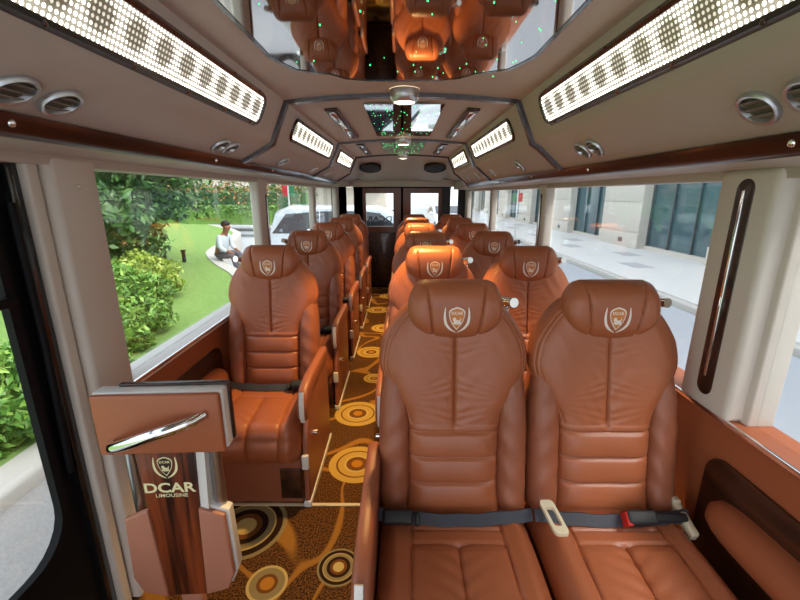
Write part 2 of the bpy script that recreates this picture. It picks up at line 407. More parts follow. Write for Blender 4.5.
def cushion_mesh():
    mb = MB(); path = []
    for y in np.linspace(-.10, -.53, 80): path.append((y, .415+.012*math.sin((-.10-y)/.43*PI), 0, 1))
    for k in range(1, 15):
        a = PI/2*k/14; path.append((-.53-.055*math.sin(a), .36+.055*math.cos(a), math.sin(a), math.cos(a)))
    for z in np.linspace(.35, .25, 14): path.append((-.585-.018*math.sin((.36-z)/.11*PI), z, 1, 0))
    path.append((-.57, .243, 1, -.3))
    s = np.linspace(-1, 1, 111); t = np.sin(PI*s/2)*.5+s*.5; rows = []
    for i, (y, z, ny, nz) in enumerate(path):
        x = t*.232; drop = .07*(1-(1-np.abs(t)**6)**.5)
        bol = .018*np.exp(-((np.abs(x)-.185)/.03)**2); L = -y
        seam = .135+.05*max(0, (L-.3))*0.6
        g = .008*np.exp(-((np.abs(x)-seam)/.004)**2)
        ins = np.abs(x) < seam
        for yc in (.262, .315): g += .007*gv(L-yc, .004)*ins*(nz > .5)
        if L > .315 and nz >= 0:
            g += .008*np.exp(-((x)/.004)**2)*ins+.004*np.exp(-(x/.02)**2)*ins
            bol = bol+(.0016*np.sin(L*130+np.abs(x)*70)*np.exp(-np.abs(x)/.05)+.006*np.clip(1-(np.abs(np.abs(x)-.07)/.07)**3, 0, 1)*min(1, (L-.315)/.03))*ins
        off = bol-drop-g
        rows.append([(float(a), float(y-ny*o), float(z+nz*o)) for a, o in zip(x, off)])
    # close the underside
    lo = [[(p[0], p[1], .235) for p in rows[-1]]]
    first = [(p[0], p[1], .235) for p in rows[0]]
    mb.grid([first]+rows+lo+[first], 0, True); return mb
def seat(side):
    """side: +1 aisle on +X, -1 aisle on -X, 0 window seat without armrest"""
    r = empty('bus_seat')
    backrest_mesh().build('backrest', 'leather', r)
    for sg in (-1, 1): bolster_mesh(sg).build('side_bolster', 'leather_side', r)
    h = headrest_mesh().build('headrest', 'leather', r)
    e = MB(); emblem_into(e, lambda x, z, o: (x, float(head_front(x, z+1.038))-o, z+1.038)); e.build('emblem', ['emb_white', 'emb_orange'], h, fixn=False)
    cushion_mesh().build('seat_cushion', 'leather', r)
    k = MB(); kx_ = -1 if side == 1 else 1; k.tube([(kx_*.13, .0, 1.02), (kx_*.165, -.01, 1.045), (kx_*.18, -.015, 1.055)], .009); k.tube([(kx_*.166, .02, 1.060), (kx_*.186, -.045, 1.072)], .0155, 18); k.tube([(kx_*.170, -.01, 1.0), (kx_*.174, -.01, 1.05)], .0075)
    k.build('headrest_pivot', 'chrome', r)
    b = MB(); b.box(-.225, .225, -.545, -.08, 0, .245, 0, .012)
    b.build('seat_base', 'leather_side', r)
    w = MB(); sx = side if side else 1
    w.box(*sorted((sx*.125, sx*.222)), -.552, -.535, .03, .19, 0, .004); w.build('base_inset', 'wood_dark', r)
    # hinge recliner cover joining back and cushion
    c = MB(); c.box(-.20, .20, -.12, .02, .23, .42, 0, .03); c.build('back_support', 'leather_side', r)
    # belt
    s = MB(); pts = []
    for i in range(25):
        x = -.235+.47*i/24; z = .448-.010*math.sin(PI*i/24)+.002*math.sin(i*1.1); y = -.228-.012*math.sin(PI*i/24); pts.append((x, y, z))
    s.grid([[(x, y+.010, z+.014), (x, y+.006, z+.015), (x, y-.018, z-.010), (x, y-.015, z-.013)] for x, y, z in pts], 0, False, True, True)
    belt = s.build('seat_belt', 'belt', r)
    q = MB(); bx = {1: .165, -1: -.175, 0: .072}[side]
    R = Matrix.Rotation(math.radians(40), 3, 'X')
    q.box(bx-.045, bx+.045, -.270, -.230, .426, .486, 0, .010, rot=R)
    if side == 0: q.box(bx-.047, bx-.030, -.274, -.236, .434, .478, 1, .004, rot=R); q.box(bx+.05, bx+.15, -.250, -.225, .425, .465, 0, .008, rot=R)
    if side: q.box(bx-side*.058-.007, bx-side*.058+.007, -.264, -.234, .418, .470, 0, .004, rot=R)
    q.build('buckle', ['black_matte', 'red'], belt)
    if side == 0:
        g = MB(); RG = [[(-.196+a*.75*k1-b2*.22, -.278+b2*.92, .478+b2*.34+zo) for a, b2 in rrect(.028*k2, .050*k2, .014*k2, 5)] for k1, k2, zo in ((1, 1.0, 0), (1, 1.0, .010), (1, .55, .010), (1, .55, 0), (1, 1.0, 0))]
        g.grid(RG, 0, False, True); g.build('belt_guide', 'ivory', belt)
        g = MB(); g.box(.208, .233, -.29, -.18, .42, .455, 0, .008, rot=Matrix.Rotation(math.radians(18), 3, 'X')); g.box(.209, .233, -.20, -.175, .44, .475, 0, .006); g.build('belt_anchor', 'ivory', belt)
    if side:
        a = MB(); x0, x1 = sorted((side*.232, side*.276))
        prof = [(-.085, .605), (-.06, .585), (-.075, .555), (-.10, .535), (-.30, .525), (-.44, .52), (-.50, .48), (-.53, .445), (-.565, .445), (-.59, .48), (-.585, .545), (-.54, .59), (-.44, .605), (-.25, .605), (-.15, .605)]
        a.prism(prof, 0, x0, x1, 0, bevel=.016); arm = a.build('armrest', 'leather_side', r)
        t = MB(); xi = side*.256
        t.prism([(-.58, .59), (-.594, .55), (-.597, .48), (-.58, .445), (-.572, .45), (-.585, .48), (-.583, .55), (-.572, .585)], 0, min(xi-.010, xi+.010), max(xi-.010, xi+.010), 0, bevel=.002); t.build('armrest_trim', 'white_trim', arm)
        p = MB(); x0, x1 = sorted((side*.236, side*.262))
        p.prism([(-.08, .55), (-.40, .535), (-.50, .44), (-.55, .32), (-.565, .03), (-.03, .03), (-.03, .45)], 0, x0, x1, 0, bevel=.008); sp = p.build('side_panel', 'leather_side', r)
        w = MB(); w.box(min(x0, x1)-.003, max(x0, x1)+.004, -.572, -.02, 0, .032, 0, .004); w.box(min(x0, x1)-.002, max(x0, x1)+.002, -.570, -.552, .20, .27, 0, .003); w.build('edge_trim', 'white_trim', sp)
        kn = MB(); kx = side*.262; kn.tube([(kx, -.44, .31), (kx+side*.022, -.44, .31)], .013, 16); kn.build('recline_knob', 'chrome', sp)
    return r
proto = {1: seat(1), -1: seat(-1), 0: seat(0)}
used = set()
def put_seat(kind, x, y, label, group):
    o = proto[kind] if kind not in used else copy_tree(proto[kind]); used.add(kind)
    o.location = (x, y, 0); tag(o, label, 'seat', group); return o
RY = [1.20, 2.03, 2.85, 3.69, 4.52, 5.33]
ordn = ['front pair', 'second pair from the camera', 'third pair from the camera', 'fourth pair from the camera', 'fifth pair from the camera', 'rearmost pair by the back doors']
RY = [y+.05 for y in RY]
for i, y in enumerate(RY):
    put_seat(-1, .164, y, 'brown leather aisle seat with armrest, in the right-hand '+ordn[i], 'aisle seats of the right-hand pairs')
    put_seat(0, .642, y, 'brown leather seat beside the street-side window, in the right-hand '+ordn[i], 'window seats of the right-hand pairs')
lo = ['frontmost, right behind the wood and leather guard', 'second from the camera', 'third from the camera', 'fourth from the camera', 'rearmost, next to the back doors']
for i, y in enumerate([2.11, 2.97, 3.80, 4.62, 5.42]):
    put_seat(1, -.682, y, 'single brown leather seat left of the aisle, '+lo[i], 'single seats left of the aisle')

# ------------------------------------------------------------------ the bus body
YF, YR = -1.25, 6.1
f = MB(); f.box(-1.03, 1.03, YF, YR+.05, -.06, 0); struct('floor', f, 'carpet', 'brown and gold carpet with ringed medallions')
def side_walls(sg, name):
    y0 = YF if sg > 0 else 1.13
    m = MB(); X = sg*.955
    m.box(*sorted((X, sg*1.05)), y0, YR, -.06, .745, 0)
    struct('wall_'+name, m, 'leather_panel', 'tan leather lower side wall')
    s = MB(); a, b2 = sorted((sg*.93, sg*1.05)); s.box(a, b2, y0, YR, .745, .768, 0, .006); s.box(*sorted((sg*.926, sg*.936)), y0, YR, .757, .7715, 1, .002)
    return struct('trim_1' if sg < 0 else 'trim_2', s, ['leather_panel' if sg > 0 else 'white_trim', 'chrome'], 'window ledge with a chrome edge')
side_walls(-1, 'left'); side_walls(1, 'right')
# header above the windows
for sg, n in ((-1, 3), (1, 4)):
    dz = -.038 if sg > 0 else 0; m = MB(); poly = [(sg*.79, 1.52+dz), (sg*.93, 1.50+dz), (sg*.935, 1.475+dz), (sg*1.05, 1.475+dz), (sg*1.05, 1.98), (sg*.98, 1.98), (sg*.98, 1.56+dz), (sg*.79, 1.56+dz)]
    m.prism([(x, z) for x, z in poly], 1, YF, YR); struct('trim_%d' % n, m, 'beige', 'beige header above the side windows')
# roof
m = MB(); m.box(-1.05, 1.05, YF+.35, YR, 1.96, 2.0); struct('roof', m, 'white_trim')
# pillars
def slot(sg, xp, yc, z0, z1, w, label):
    s = MB(); xs = sg*xp; n = 10; poly = []
    for k in range(n+1): a = PI*k/n; poly.append((yc+w*math.cos(a), z1+w*math.sin(a)))
    for k in range(n+1): a = PI+PI*k/n; poly.append((yc+w*math.cos(a), z0+w*math.sin(a)))
    r = empty('pillar_inset', (0, 0, 0)); s.prism(poly, 0, *sorted((xs, xs+sg*.012)), 0, bevel=.004); s.build('panel', 'wood_rail', r)
    c = MB(); c.box(*sorted((xs-sg*.0045, xs+sg*.004)), yc-w*.16, yc+w*.16, z0+.03, z1-.0, 0, .002); c.build('chrome_strip', 'chrome', r)
    tag(r, label, 'trim', 'dark wooden strips set in the window pillars')
pn = 5
LP = [(1.105, 1.275, .93), (2.68, 2.86, .93), (4.34, 4.46, .93), (5.85, 6.1, .93)]
RP = [(1.02, 1.215, .92), (2.68, 2.82, .93), (4.28, 4.39, .93), (5.90, 6.1, .93)]
for sg, lst in ((-1, LP), (1, RP)):
    for i, (a, b2, X) in enumerate(lst):
        m = MB(); m.box(*sorted((sg*X, sg*(1.04 if i == 0 else .9935))), a, b2, .765, 1.505 if sg < 0 else 1.467, 0, .018)
        if i == 0: m.box(*sorted((sg*(X+.05), sg*1.045)), a-.02, b2+.02, .765, 1.50 if sg < 0 else 1.46, 0, .006)
        if sg < 0 and i == 0: m.box(-1.045, -X, a, b2, 0.0, .78, 0, .012); m.box(-1.045, -X-.05, a-.05, b2, 0.0, 1.50, 0, .006)
        struct('trim_%d' % pn, m, 'beige_pillar', 'beige window pillar'); pn += 1
slot(1, .9175, 1.115, .84, 1.41, .030, 'long dark wooden strip on the wide pillar nearest the camera on the right')
slot(1, .9275, 2.765, .84, 1.38, .022, 'dark wooden strip on the second pillar of the street side')
slot(1, .9275, 4.335, .84, 1.38, .022, 'dark wooden strip on the third pillar of the street side')
slot(-1, .9275, 2.82, .84, 1.38, .022, 'dark wooden strip on the lawn-side pillar behind the first single seat')
slot(-1, .9275, 4.40, .84, 1.38, .022, 'dark wooden strip on the third lawn-side pillar')
# window panes
wn = 1
for sg, lst in ((-1, [(1.28, 2.68), (2.86, 4.34), (4.46, 5.85)]), (1, [(-1.0, 1.0), (1.22, 2.68), (2.82, 4.28), (4.39, 5.90)])):
    for a, b2 in lst:
        m = MB(); m.box(*sorted((sg*.994, sg*.998)), a, b2, .768, 1.475 if sg < 0 else 1.437)
        struct('window_%d' % wn, m, 'glass', 'clear side window pane'); wn += 1
# window dark frame of second bay etc. kept as seals
# the black front door on the left
d = empty('door_1'); d['kind'] = 'structure'; d['label'] = 'black side door with a tall window'
def ring_yz(outer, inner, x0, x1):
    mb = MB(); n = len(outer)
    A = [[(x, y, z) for y, z in p] for x, p in ((x0, outer), (x1, outer), (x1, inner), (x0, inner))]
    A.append(A[0]); mb.grid(A, 0, False, True); return mb
def rr(cy, cz, w, h, r): return [(cy+a, cz+b2) for a, b2 in rrect(w, h, r, 6)]
m = ring_yz(rr(.22, .745, .835, .80, .03), rr(.26, .93, .71, .545, .13), -1.018, -.998); m.build('door_frame', 'black_satin', d)['kind'] = 'structure'
m = ring_yz(rr(.26, .93, .725, .56, .13), rr(.26, .93, .70, .535, .12), -1.0, -.986); m.build('rubber_seal', 'black_satin', d)['kind'] = 'structure'
m = MB(); m.box(-1.012, -1.008, -.46, .98, .38, 1.48); m.build('pane', 'glass', d)['kind'] = 'structure'
m = MB(); m.box(-1.0, -.975, -.46, .98, 1.125, 1.150, 0, .004); m.build('window_bar', 'black_satin', d)['kind'] = 'structure'
m = MB(); m.tube([(-.985, 1.015, .60), (-.975, 1.02, 1.0), (-.975, 1.02, 1.38)], .010, 10); m.build('rail', 'black_satin', d)['kind'] = 'structure'
m = MB(); m.box(-1.045, -.975, 1.03, 1.062, 0, 1.56, 0, .006); struct('trim_20', m, 'black', 'black door post')
m = MB(); m.box(-.985, -.955, 1.060, 1.10, 0, 1.51, 0, .008); struct('trim_21', m, 'beige_pillar', 'narrow beige strip beside the black door post')

# wood rails under the ducts
for sg, nm in ((-1, 'lawn'), (1, 'street')):
    r = empty('wooden_rail'); m = MB(); dz = -.038 if sg > 0 else 0
    m.prism([(sg*.765, 1.554+dz), (sg*.775, 1.525+dz), (sg*.79, 1.512+dz), (sg*.81, 1.512+dz), (sg*.81, 1.554+dz)], 1, YF, 4.96, 0, bevel=.003); m.build('rail', 'wood_rail', r)
    for y in (.85, 1.75, 2.5, 3.3):
        s = MB(); s.sphere((sg*.774, y, 1.536+dz), .009, 0, 10); s.build('screw', 'chrome', r)
    tag(r, 'glossy dark wooden rail running above the %s-side windows' % nm, 'trim')
s = MB(); s.sphere((-.929, 1.19, 1.42), .007); tag(s.build('screw_cap', 'screw'), 'small cream screw cap near the top of the wide left pillar', 'screw')

# ceiling + ducts
EX, EZ = .544, 1.816; DX, DZ = .624, 1.633; RX, RZ = .768, 1.556
def ceil_z(x): return 1.816+.032*(1-(x/EX)**2)
def ceil_pts(k=0.0): return [(EX*t, ceil_z(EX*t)-k) for t in np.linspace(-1, 1, 25)]
m = MB(); rows = []
for y in (YF+.4, 4.96): rows.append([(x, y, z) for x, z in ceil_pts()])
rows2 = [[(x, y, z+.02) for x, y, z in r] for r in rows]
m.grid(rows, 0, True); m.grid(rows2, 0, True)
struct('ceiling', m, 'beige', 'beige ceiling')
def RZs(sg): return RZ-.038 if sg > 0 else RZ
def duct_poly(sg): return [(EX+.001, EZ+.02), (EX, EZ), (EX+.006, EZ-.014), (DX-.010, DZ+.022), (DX-.004, DZ+.008), (DX+.008, DZ-.004), (DX+.03, DZ-.016), (RX, RZs(sg)), (.80, RZs(sg)), (.80, 1.95), (EX+.02, 1.95)]
for sg, nm in ((-1, 'lawn'), (1, 'street')):
    m = MB(); m.grid([[(sg*x, y, z) for x, z in duct_poly(sg)] for y in (YF+.4, 4.96)], 0, True, True, True)
    o = m.build('overhead_duct', 'beige'); tag(o, 'long beige overhead air duct above the %s-side windows' % nm, 'duct')
fx = (DX-.010-(EX+.006)); fz = (DZ+.022-(EZ-.014)); L = math.hypot(fx, fz)
def duct_frame(sg, t0, t1):
    """local frame of the slanted inner face; returns origin fn (u along Y, v down the face, n off it)"""
    def P(y, v, n): # v metres from the top edge
        x = EX+.006+fx*v/L; z = EZ-.014+fz*v/L
        nx, nz = fz/L, -fx/L   # inward/down normal
        return (sg*(x+nx*n), y, z+nz*n)
    return P
def strip_light(sg, y0, y1, v0, v1, label):
    P = duct_frame(sg, 0, 1); r = empty('strip_light'); w = (v1-v0)/2; h = (y1-y0)/2; yc = (y0+y1)/2; vc = (v0+v1)/2
    O = [(yc+a, vc+b2) for a, b2 in rrect(h, w, .050, 6)]; I = [(yc+a, vc+b2) for a, b2 in rrect(h-.022, w-.019, .034, 6)]
    mid = [(yc+a, vc+b2) for a, b2 in rrect(h-.009, w-.009, .043, 6)]
    m = MB(); m.grid([[P(y, v, .001) for y, v in O], [P(y, v, .012) for y, v in mid], [P(y, v, .009) for y, v in I], [P(y, v, .001) for y, v in I]], 0, True, True); m.build('frame', 'wood_rail', r)
    p = MB(); n = len(I); p.add([P(y, v, .005) for y, v in I], [tuple(range(n))]); o = p.build('led_panel', 'led', r)
    uv = o.data.uv_layers.new(name='UVMap')
    for l in o.data.loops:
        y, v = I[l.vertex_index]; uv.data[l.index].uv = (y-y0, v-vc+.062)
    k = int((y1-y0)/.22)
    for i in range(k):
        y = y0+(y1-y0)*(i+.5)/k
        for v in (v0+.009, v1-.009):
            s = MB(); s.sphere(P(y, v, .010), .006, 0, 8); s.build('screw', 'wood_v', r)
    tag(r, label, 'light', 'wood-framed perforated light strips on the overhead ducts')
for sg, nm in ((-1, 'lawn'), (1, 'street')):
    strip_light(sg, -.75, 1.80, .010, .145, 'long glowing perforated light strip nearest the camera above the %s-side windows' % nm)
    strip_light(sg, 2.26, 3.47, .012, .140, 'middle glowing light strip on the %s-side duct, between the two wooden ceiling hoops' % nm)
    strip_light(sg, 3.80, 4.82, .012, .140, 'small rearmost light strip on the %s-side duct' % nm)
# air vents on the ducts' lower faces
def vent(sg, y, label, R=.042, xo=0):
    r = empty('air_vent'); t = .5
    x0, z0, x1, z1 = DX+.03, DZ-.016, RX, RZs(sg)
    cx, cz = x0+(x1-x0)*t+xo, z0+(z1-z0)*t+xo*(z1-z0)/(x1-x0); l = math.hypot(x1-x0, z1-z0); tx, tz = (x1-x0)/l, (z1-z0)/l; nx, nz = tz, -tx
    def P(a, rad, n): return (sg*(cx+tx*rad*math.cos(a)+nx*n), y+rad*math.sin(a), cz+tz*rad*math.cos(a)+nz*n)
    A = [2*PI*k/32 for k in range(32)]
    m = MB(); m.grid([[P(a, q*R, n) for a in A] for q, n in ((1.0, .0005), (1.02, .006), (.93, .012), (.80, .010), (.74, .001))], 0, True, True); m.build('ring', 'silver', r)
    b2 = MB(); b2.grid([[P(a, q*R, n) for a in A] for q, n in ((.78, .0015), (.4, .001), (.01, .001))], 0, True, True); b2.build('bowl', 'beige_dark', r)
    v = MB()
    for off in (-.42, 0, .42):
        c = math.sqrt(1-off*off)*.70
        q = [(sg*(cx+tx*R*(off+dx)+nx*n), y+R*yy, cz+tz*R*(off+dx)+nz*n) for dx, n, yy in ((-.16, .009, -c), (-.16, .009, c), (.12, .003, c*.95), (.12, .003, -c*.95))]
        q2 = [(a[0]+sg*nx*.0015, a[1], a[2]+nz*.0015) for a in q]
        v.add(q+q2, [(0, 1, 2, 3), (4, 5, 6, 7), (0, 1, 5, 4), (1, 2, 6, 5), (2, 3, 7, 6), (3, 0, 4, 7)])
    v.build('louvre', 'beige_dark', r); tag(r, label, 'air vent', 'round silver air vents under the ducts')
for sg, nm, ys in ((-1, 'lawn', [(.80, 'nearest the camera'), (.905, 'second from the camera'), (1.66, 'third from the camera'), (1.755, 'fourth from the camera'), (2.50, 'first behind the first wooden hoop'), (3.35, 'just before the second wooden hoop'), (3.95, 'first behind the second wooden hoop'), (4.5, 'rearmost')]),
               (1, 'street', [(.765, 'nearest the camera'), (.87, 'second from the camera'), (1.57, 'third from the camera'), (1.67, 'fourth from the camera'), (2.55, 'first behind the first wooden hoop'), (3.3, 'just before the second wooden hoop'), (3.95, 'first behind the second wooden hoop'), (4.5, 'rearmost')])):
    for y, w in ys: vent(sg, y, 'round silver air vent under the %s-side duct, %s' % (nm, w))
# wooden hoops
def hoop(y, w, label, group='wooden hoops across the ceiling'):
    pts = [(-RX, RZ), (-(DX+.03), DZ-.016), (-DX, DZ), (-EX, EZ)]+[(EX*t, ceil_z(EX*t)) for t in np.linspace(-.96, .96, 23)]+[(EX, EZ), (DX, DZ), (DX+.03, DZ-.016), (RX, RZs(1))]
    inn = []
    for i, (x, z) in enumerate(pts):
        a = pts[max(i-1, 0)]; b2 = pts[min(i+1, len(pts)-1)]; tx, tz = b2[0]-a[0], b2[1]-a[1]; l = math.hypot(tx, tz)
        inn.append((x+tz/l*.016, z-tx/l*.016))
    m = MB(); m.grid([[(x, y-w/2, z) for x, z in pts], [(x, y-w/2+.003, z) for x, z in inn], [(x, y+w/2-.003, z) for x, z in inn], [(x, y+w/2, z) for x, z in pts]], 0, True)
    tag(m.build('ceiling_hoop', 'wood_rail'), label, 'trim', group)
hoop(2.03, .045, 'dark wooden hoop arching across the ceiling nearest the camera')
hoop(3.61, .045, 'second dark wooden hoop across the ceiling')
hoop(4.955, .045, 'rearmost dark wooden hoop across the ceiling')
# dome lamps
for y, w in ((1.955, 'on the wooden hoop nearest the camera'), (3.54, 'on the second wooden hoop'), (4.885, 'on the rearmost wooden hoop')):
    r = empty('dome_light', (0.01, y, 0)); A = [2*PI*k/36 for k in range(36)]
    m = MB(); m.grid([[(q*math.cos(a), q*math.sin(a), z) for a in A] for q, z in ((.066, 1.846), (.066, 1.825), (.062, 1.808), (.054, 1.797), (.048, 1.793), (.045, 1.797))], 0, True, True); m.build('housing', 'silver', r)
    m = MB(); m.grid([[(q*math.cos(a), q*math.sin(a), z) for a in A] for q, z in ((.048, 1.7965), (.03, 1.794), (.0005, 1.793))], 0, True, True); m.build('lens', 'dome_glow', r)
    tag(r, 'round glowing silver dome light '+w, 'light', 'dome lights on the ceiling hoops')
# mirrors
def stars(parent, cx, y0, y1, hw, n, z):
    for i in range(n):
        x = cx+random.uniform(-hw, hw); y = random.uniform(y0, y1)
        s = MB(); q = random.uniform(.0012, .0026)*(1 if y < 2 else 1.2)
        s.sphere((x, y, z-.0006), q, 0, 6); s.build('star_light', 'green_led', parent)
r = empty('ceiling_mirror')
edge = [(-.40, YF+.45), (-.40, 1.36), (-.385, 1.42), (-.355, 1.50), (-.29, 1.535), (-.25, 1.55), (-.20, 1.61), (-.12, 1.635), (0, 1.64), (.12, 1.635), (.20, 1.61), (.25, 1.55), (.29, 1.535), (.355, 1.50), (.385, 1.42), (.40, 1.36), (.40, YF+.45)]
m = MB(); m.prism([(x*1.0, y) for x, y in edge], 2, 1.806, 1.812, 0); m.build('glass', 'mirror', r)
m = MB(); zt = 1.8045
n = len(edge)
out = [(x*1.03, y+.010 if y > 0 else y) for x, y in edge]
m.grid([[(x, y, 1.812) for x, y in out], [(x, y, zt) for x, y in out], [(x, y, zt) for x, y in edge], [(x, y, 1.806) for x, y in edge]], 0, False); m.build('edge_trim', 'black', r)
stars(r, 0, .35, 1.60, .37, 100, 1.806)
tag(r, 'large wavy-edged mirror with green star lights on the ceiling nearest the camera', 'mirror', None)
for (y0, y1, n, lab) in ((2.20, 3.34, 60, 'square ceiling mirror with green star lights behind the first wooden hoop'), (3.76, 4.72, 60, 'rear ceiling mirror with dense green star lights before the last hoop')):
    r = empty('ceiling_mirror'); m = MB(); m.box(-.195, .215, y0, y1, 1.836, 1.842); m.build('glass', 'mirror', r); stars(r, .01, y0, y1, .19, n+35, 1.836)
    tag(r, lab, 'mirror')
# chrome strips on the ceiling
for y0, y1, w in ((2.27, 3.35, 'middle'), (3.80, 4.68, 'rear')):
    for sg, nm in ((-1, 'lawn'), (1, 'street')):
        r = empty('ceiling_grille'); x = sg*.375; z = ceil_z(.375)
        m = MB(); m.box(x-.034, x+.034, y0, y1, z-.014, z+.004, 0, .006); m.build('frame', 'wood_rail', r)
        m = MB(); m.box(x-.017, x+.017, y0+.04, (y0+y1)/2-.02, z-.020, z-.010, 0, .003); m.box(x-.017, x+.017, (y0+y1)/2+.02, y1-.04, z-.020, z-.010, 0, .003); m.build('chrome_insert', 'chrome', r)
        tag(r, 'narrow wood and chrome grille on the %s side of the %s ceiling mirror' % (nm, w), 'grille', 'wood and chrome grilles on the ceiling')

# rear end
m = MB()
def rearp(y, zoff, k):
    return [(x, y, z) for x, z in [(-.80, 1.556-.0), (-DX, DZ-.02*k), (-EX, EZ-.25*k)]+[(EX*t, ceil_z(EX*t)-.27*k) for t in np.linspace(-.9, .9, 15)]+[(EX, EZ-.25*k), (DX, DZ-.02*k), (.80, 1.556)]]
m.grid([[(x, y, z) for x, y, z in rearp(y, 0, k)] for y, k in ((4.96, 0), (5.3, .1), (5.75, .8), (5.95, 1.0))], 0, True)
m.box(-.99, -.75, 4.96, 6.05, 1.50, 1.56, 0); m.box(.75, .99, 4.96, 6.05, 1.46, 1.56, 0); m.box(-.8, .8, 5.92, 6.1, 1.50, 1.60, 0)
struct('trim_22', m, 'beige', 'beige sloping panel above the rear doors')
m = MB(); m.box(-1.05, 1.05, 6.1, 6.16, 1.53, 2.0); m.box(-.72, .72, 6.07, 6.15, 1.485, 1.56, 0); m.box(-.02, .02, 6.10, 6.15, 0, 1.5); m.box(-.72, .72, 6.07, 6.15, 0, .03)
for sg in (-1, 1): m.box(*sorted((sg*.585, sg*.71)), 6.06, 6.16, 0, 1.53); m.box(*sorted((sg*.71, sg*1.05)), 6.1, 6.16, 0, .9); m.box(*sorted((sg*.83, sg*1.05)), 6.1, 6.16, .9, 1.53); struct('wall_back', m, 'black_matte')
for sg, n, w0, w1, lab in ((-1, 2, .13, .535, 'left brown rear door with a square window'), (1, 3, .13, .535, 'right brown rear door with a square window')):
    d = empty('door_%d' % n, (0, 6.08, 0)); d['kind'] = 'structure'; d['label'] = lab
    a, b2 = sorted((sg*.015, sg*.60)); wa, wb = sorted((sg*w0, sg*w1))
    m = MB(); m.box(a, wa, 0, .05, .02, 1.49); m.box(wb, b2, 0, .05, .02, 1.49); m.box(wa, wb, 0, .05, .02, .93); m.box(wa, wb, 0, .05, 1.41, 1.49); m.build('leaf', 'wood_door', d)['kind'] = 'structure'
    m = MB(); m.box(a+.08, b2-.08, -.008, .005, .05, .84, 0, .01); m.build('lower_panel', 'wood_dark', d)['kind'] = 'structure'
    m = MB(); m.box(wa, wb, .02, .026, .93, 1.41); m.build('pane', 'glass', d)['kind'] = 'structure'
    if sg < 0:
        vs, fs = text_tris('DCAR', .105, True, 1.3, .001); m = MB(); m.add([(x+(wa+wb)/2, .0185, z+1.035) for x, z in vs], fs); m.build('window_lettering', 'black_matte', d, fixn=False)
for sg, nm in ((-1, 'left'), (1, 'right')):
    r = empty('ceiling_speaker', (sg*.42+.005, 5.43, 1.728)); r.rotation_euler = (math.radians(-27), 0, 0); A = [2*PI*k/32 for k in range(32)]
    m = MB(); m.grid([[(q*.145*math.cos(a), q*.11*math.sin(a), z) for a in A] for q, z in ((1.0, .045), (1.0, -.012), (.93, -.018), (.88, -.010))], 0, True, True, False); m.build('rim', 'black', r)
    m = MB(); m.grid([[(q*.145*math.cos(a), q*.11*math.sin(a), z) for a in A] for q, z in ((.9, -.011), (.5, -.014), (.001, -.015))], 0, True, True); m.build('grille', 'speaker', r)
    tag(r, 'oval black speaker above the %s rear door' % nm, 'speaker', 'black speakers above the rear doors')

# wall insets with armrest bulges
def wall_inset(sg, yc, half, label):
    X = sg*.955; r = empty('wall_inset')
    z0, z1 = .30, .64
    out = [(yc+a, (z0+z1)/2+b2) for a, b2 in rrect(half, (z1-z0)/2, .07, 8)]
    m = MB(); m.prism(out, 0, *sorted((X-sg*.010, X+sg*.002)), 0, bevel=.004); m.build('wood_panel', 'wood_dark', r)
    a = MB(); rows = []
    for k in range(25):
        t = k/24; y = yc-half*.88+2*half*.88*t; e = max(.03, 1-abs(2*t-1)**8)**.5; zc = .505-.02*t
        rows.append([(X-sg*(.008+.066*e*max(0, math.sin(q))), y, zc+.062*e*math.cos(q)) for q in [PI*j/14 for j in range(15)]])
    a.grid(rows, 0, True, False); n = 15
    a.build('armrest', 'leather_panel', r); tag(r, label, 'armrest', 'dark wood insets with leather armrests on the side walls')
wall_inset(1, .62, .46, 'dark wood inset with a leather armrest on the wall right of the front window seat')
for i, y in enumerate((1.72, 2.6, 3.43, 4.3)): pass
wall_inset(-1, 1.66, .30, 'dark wood inset with a small armrest on the wall left of the frontmost single seat')
# floor strip
m = MB(); m.box(-.92, -.09, 1.545, 1.562, 0, .006, 0, .002); tag(m.build('floor_strip', 'ivory'), 'thin pale metal strip across the carpet at the foot of the first single seat', 'strip')

# ------------------------------------------------------------------ stepwell guard
g = empty('stepwell_guard', (-.665, .98, 0)); g.rotation_euler = (0, 0, math.radians(3))
m = MB(); m.box(-.17, .17, -.018, .0, .700, .880, 0, .007); m.build('front_pad', 'leather_panel', g)
m = MB(); m.box(-.172, .174, .0, .045, .702, .882, 0, .006); m.build('box_shell', 'white_trim', g)
m = MB(); m.box(-.12, .176, .034, .052, .880, .890, 0, .003); m.box(.1735, .180, .034, .052, .71, .888, 0, .003); m.build('wood_cap', 'wood_rail', g)
m = MB(); pts = []
for k in range(15):
    t = k/14; x = -.13+.255*t; z = .735+.085*t+.012*math.sin(PI*t); y = -.018-.055*math.sin(PI*t)**.5; pts.append((x, y, z))
m.tube(pts, [.0145+.002*math.sin(PI*k/14) for k in range(15)], 16); m.build('handle', 'chrome', g)
m = MB(); m.prism([(-.082, .705), (.084, .705), (.060, .19), (-.058, .19)], 1, -.012, .012, 0, bevel=.003); wp = m.build('wood_panel', 'wood_v', g)
e = MB(); emblem_into(e, lambda x, z, o: (x-.003, -.012-o, z+.655), .86, (1, 0, 1)); e.build('emblem', ['emb_dark', 'gold'], wp, fixn=False)
vs, fs = text_tris('DCAR', .044, sx=1.2, bold=.0012); e = MB(); e.add([(x-.002, -.0135, z+.585) for x, z in vs], fs)
vs, fs = text_tris('LIMOUSINE', .0165, sx=1.1, bold=.0002); e.add([(x+.002, -.0135, z+.560) for x, z in vs], fs); e.build('lettering', 'gold', wp, fixn=False)
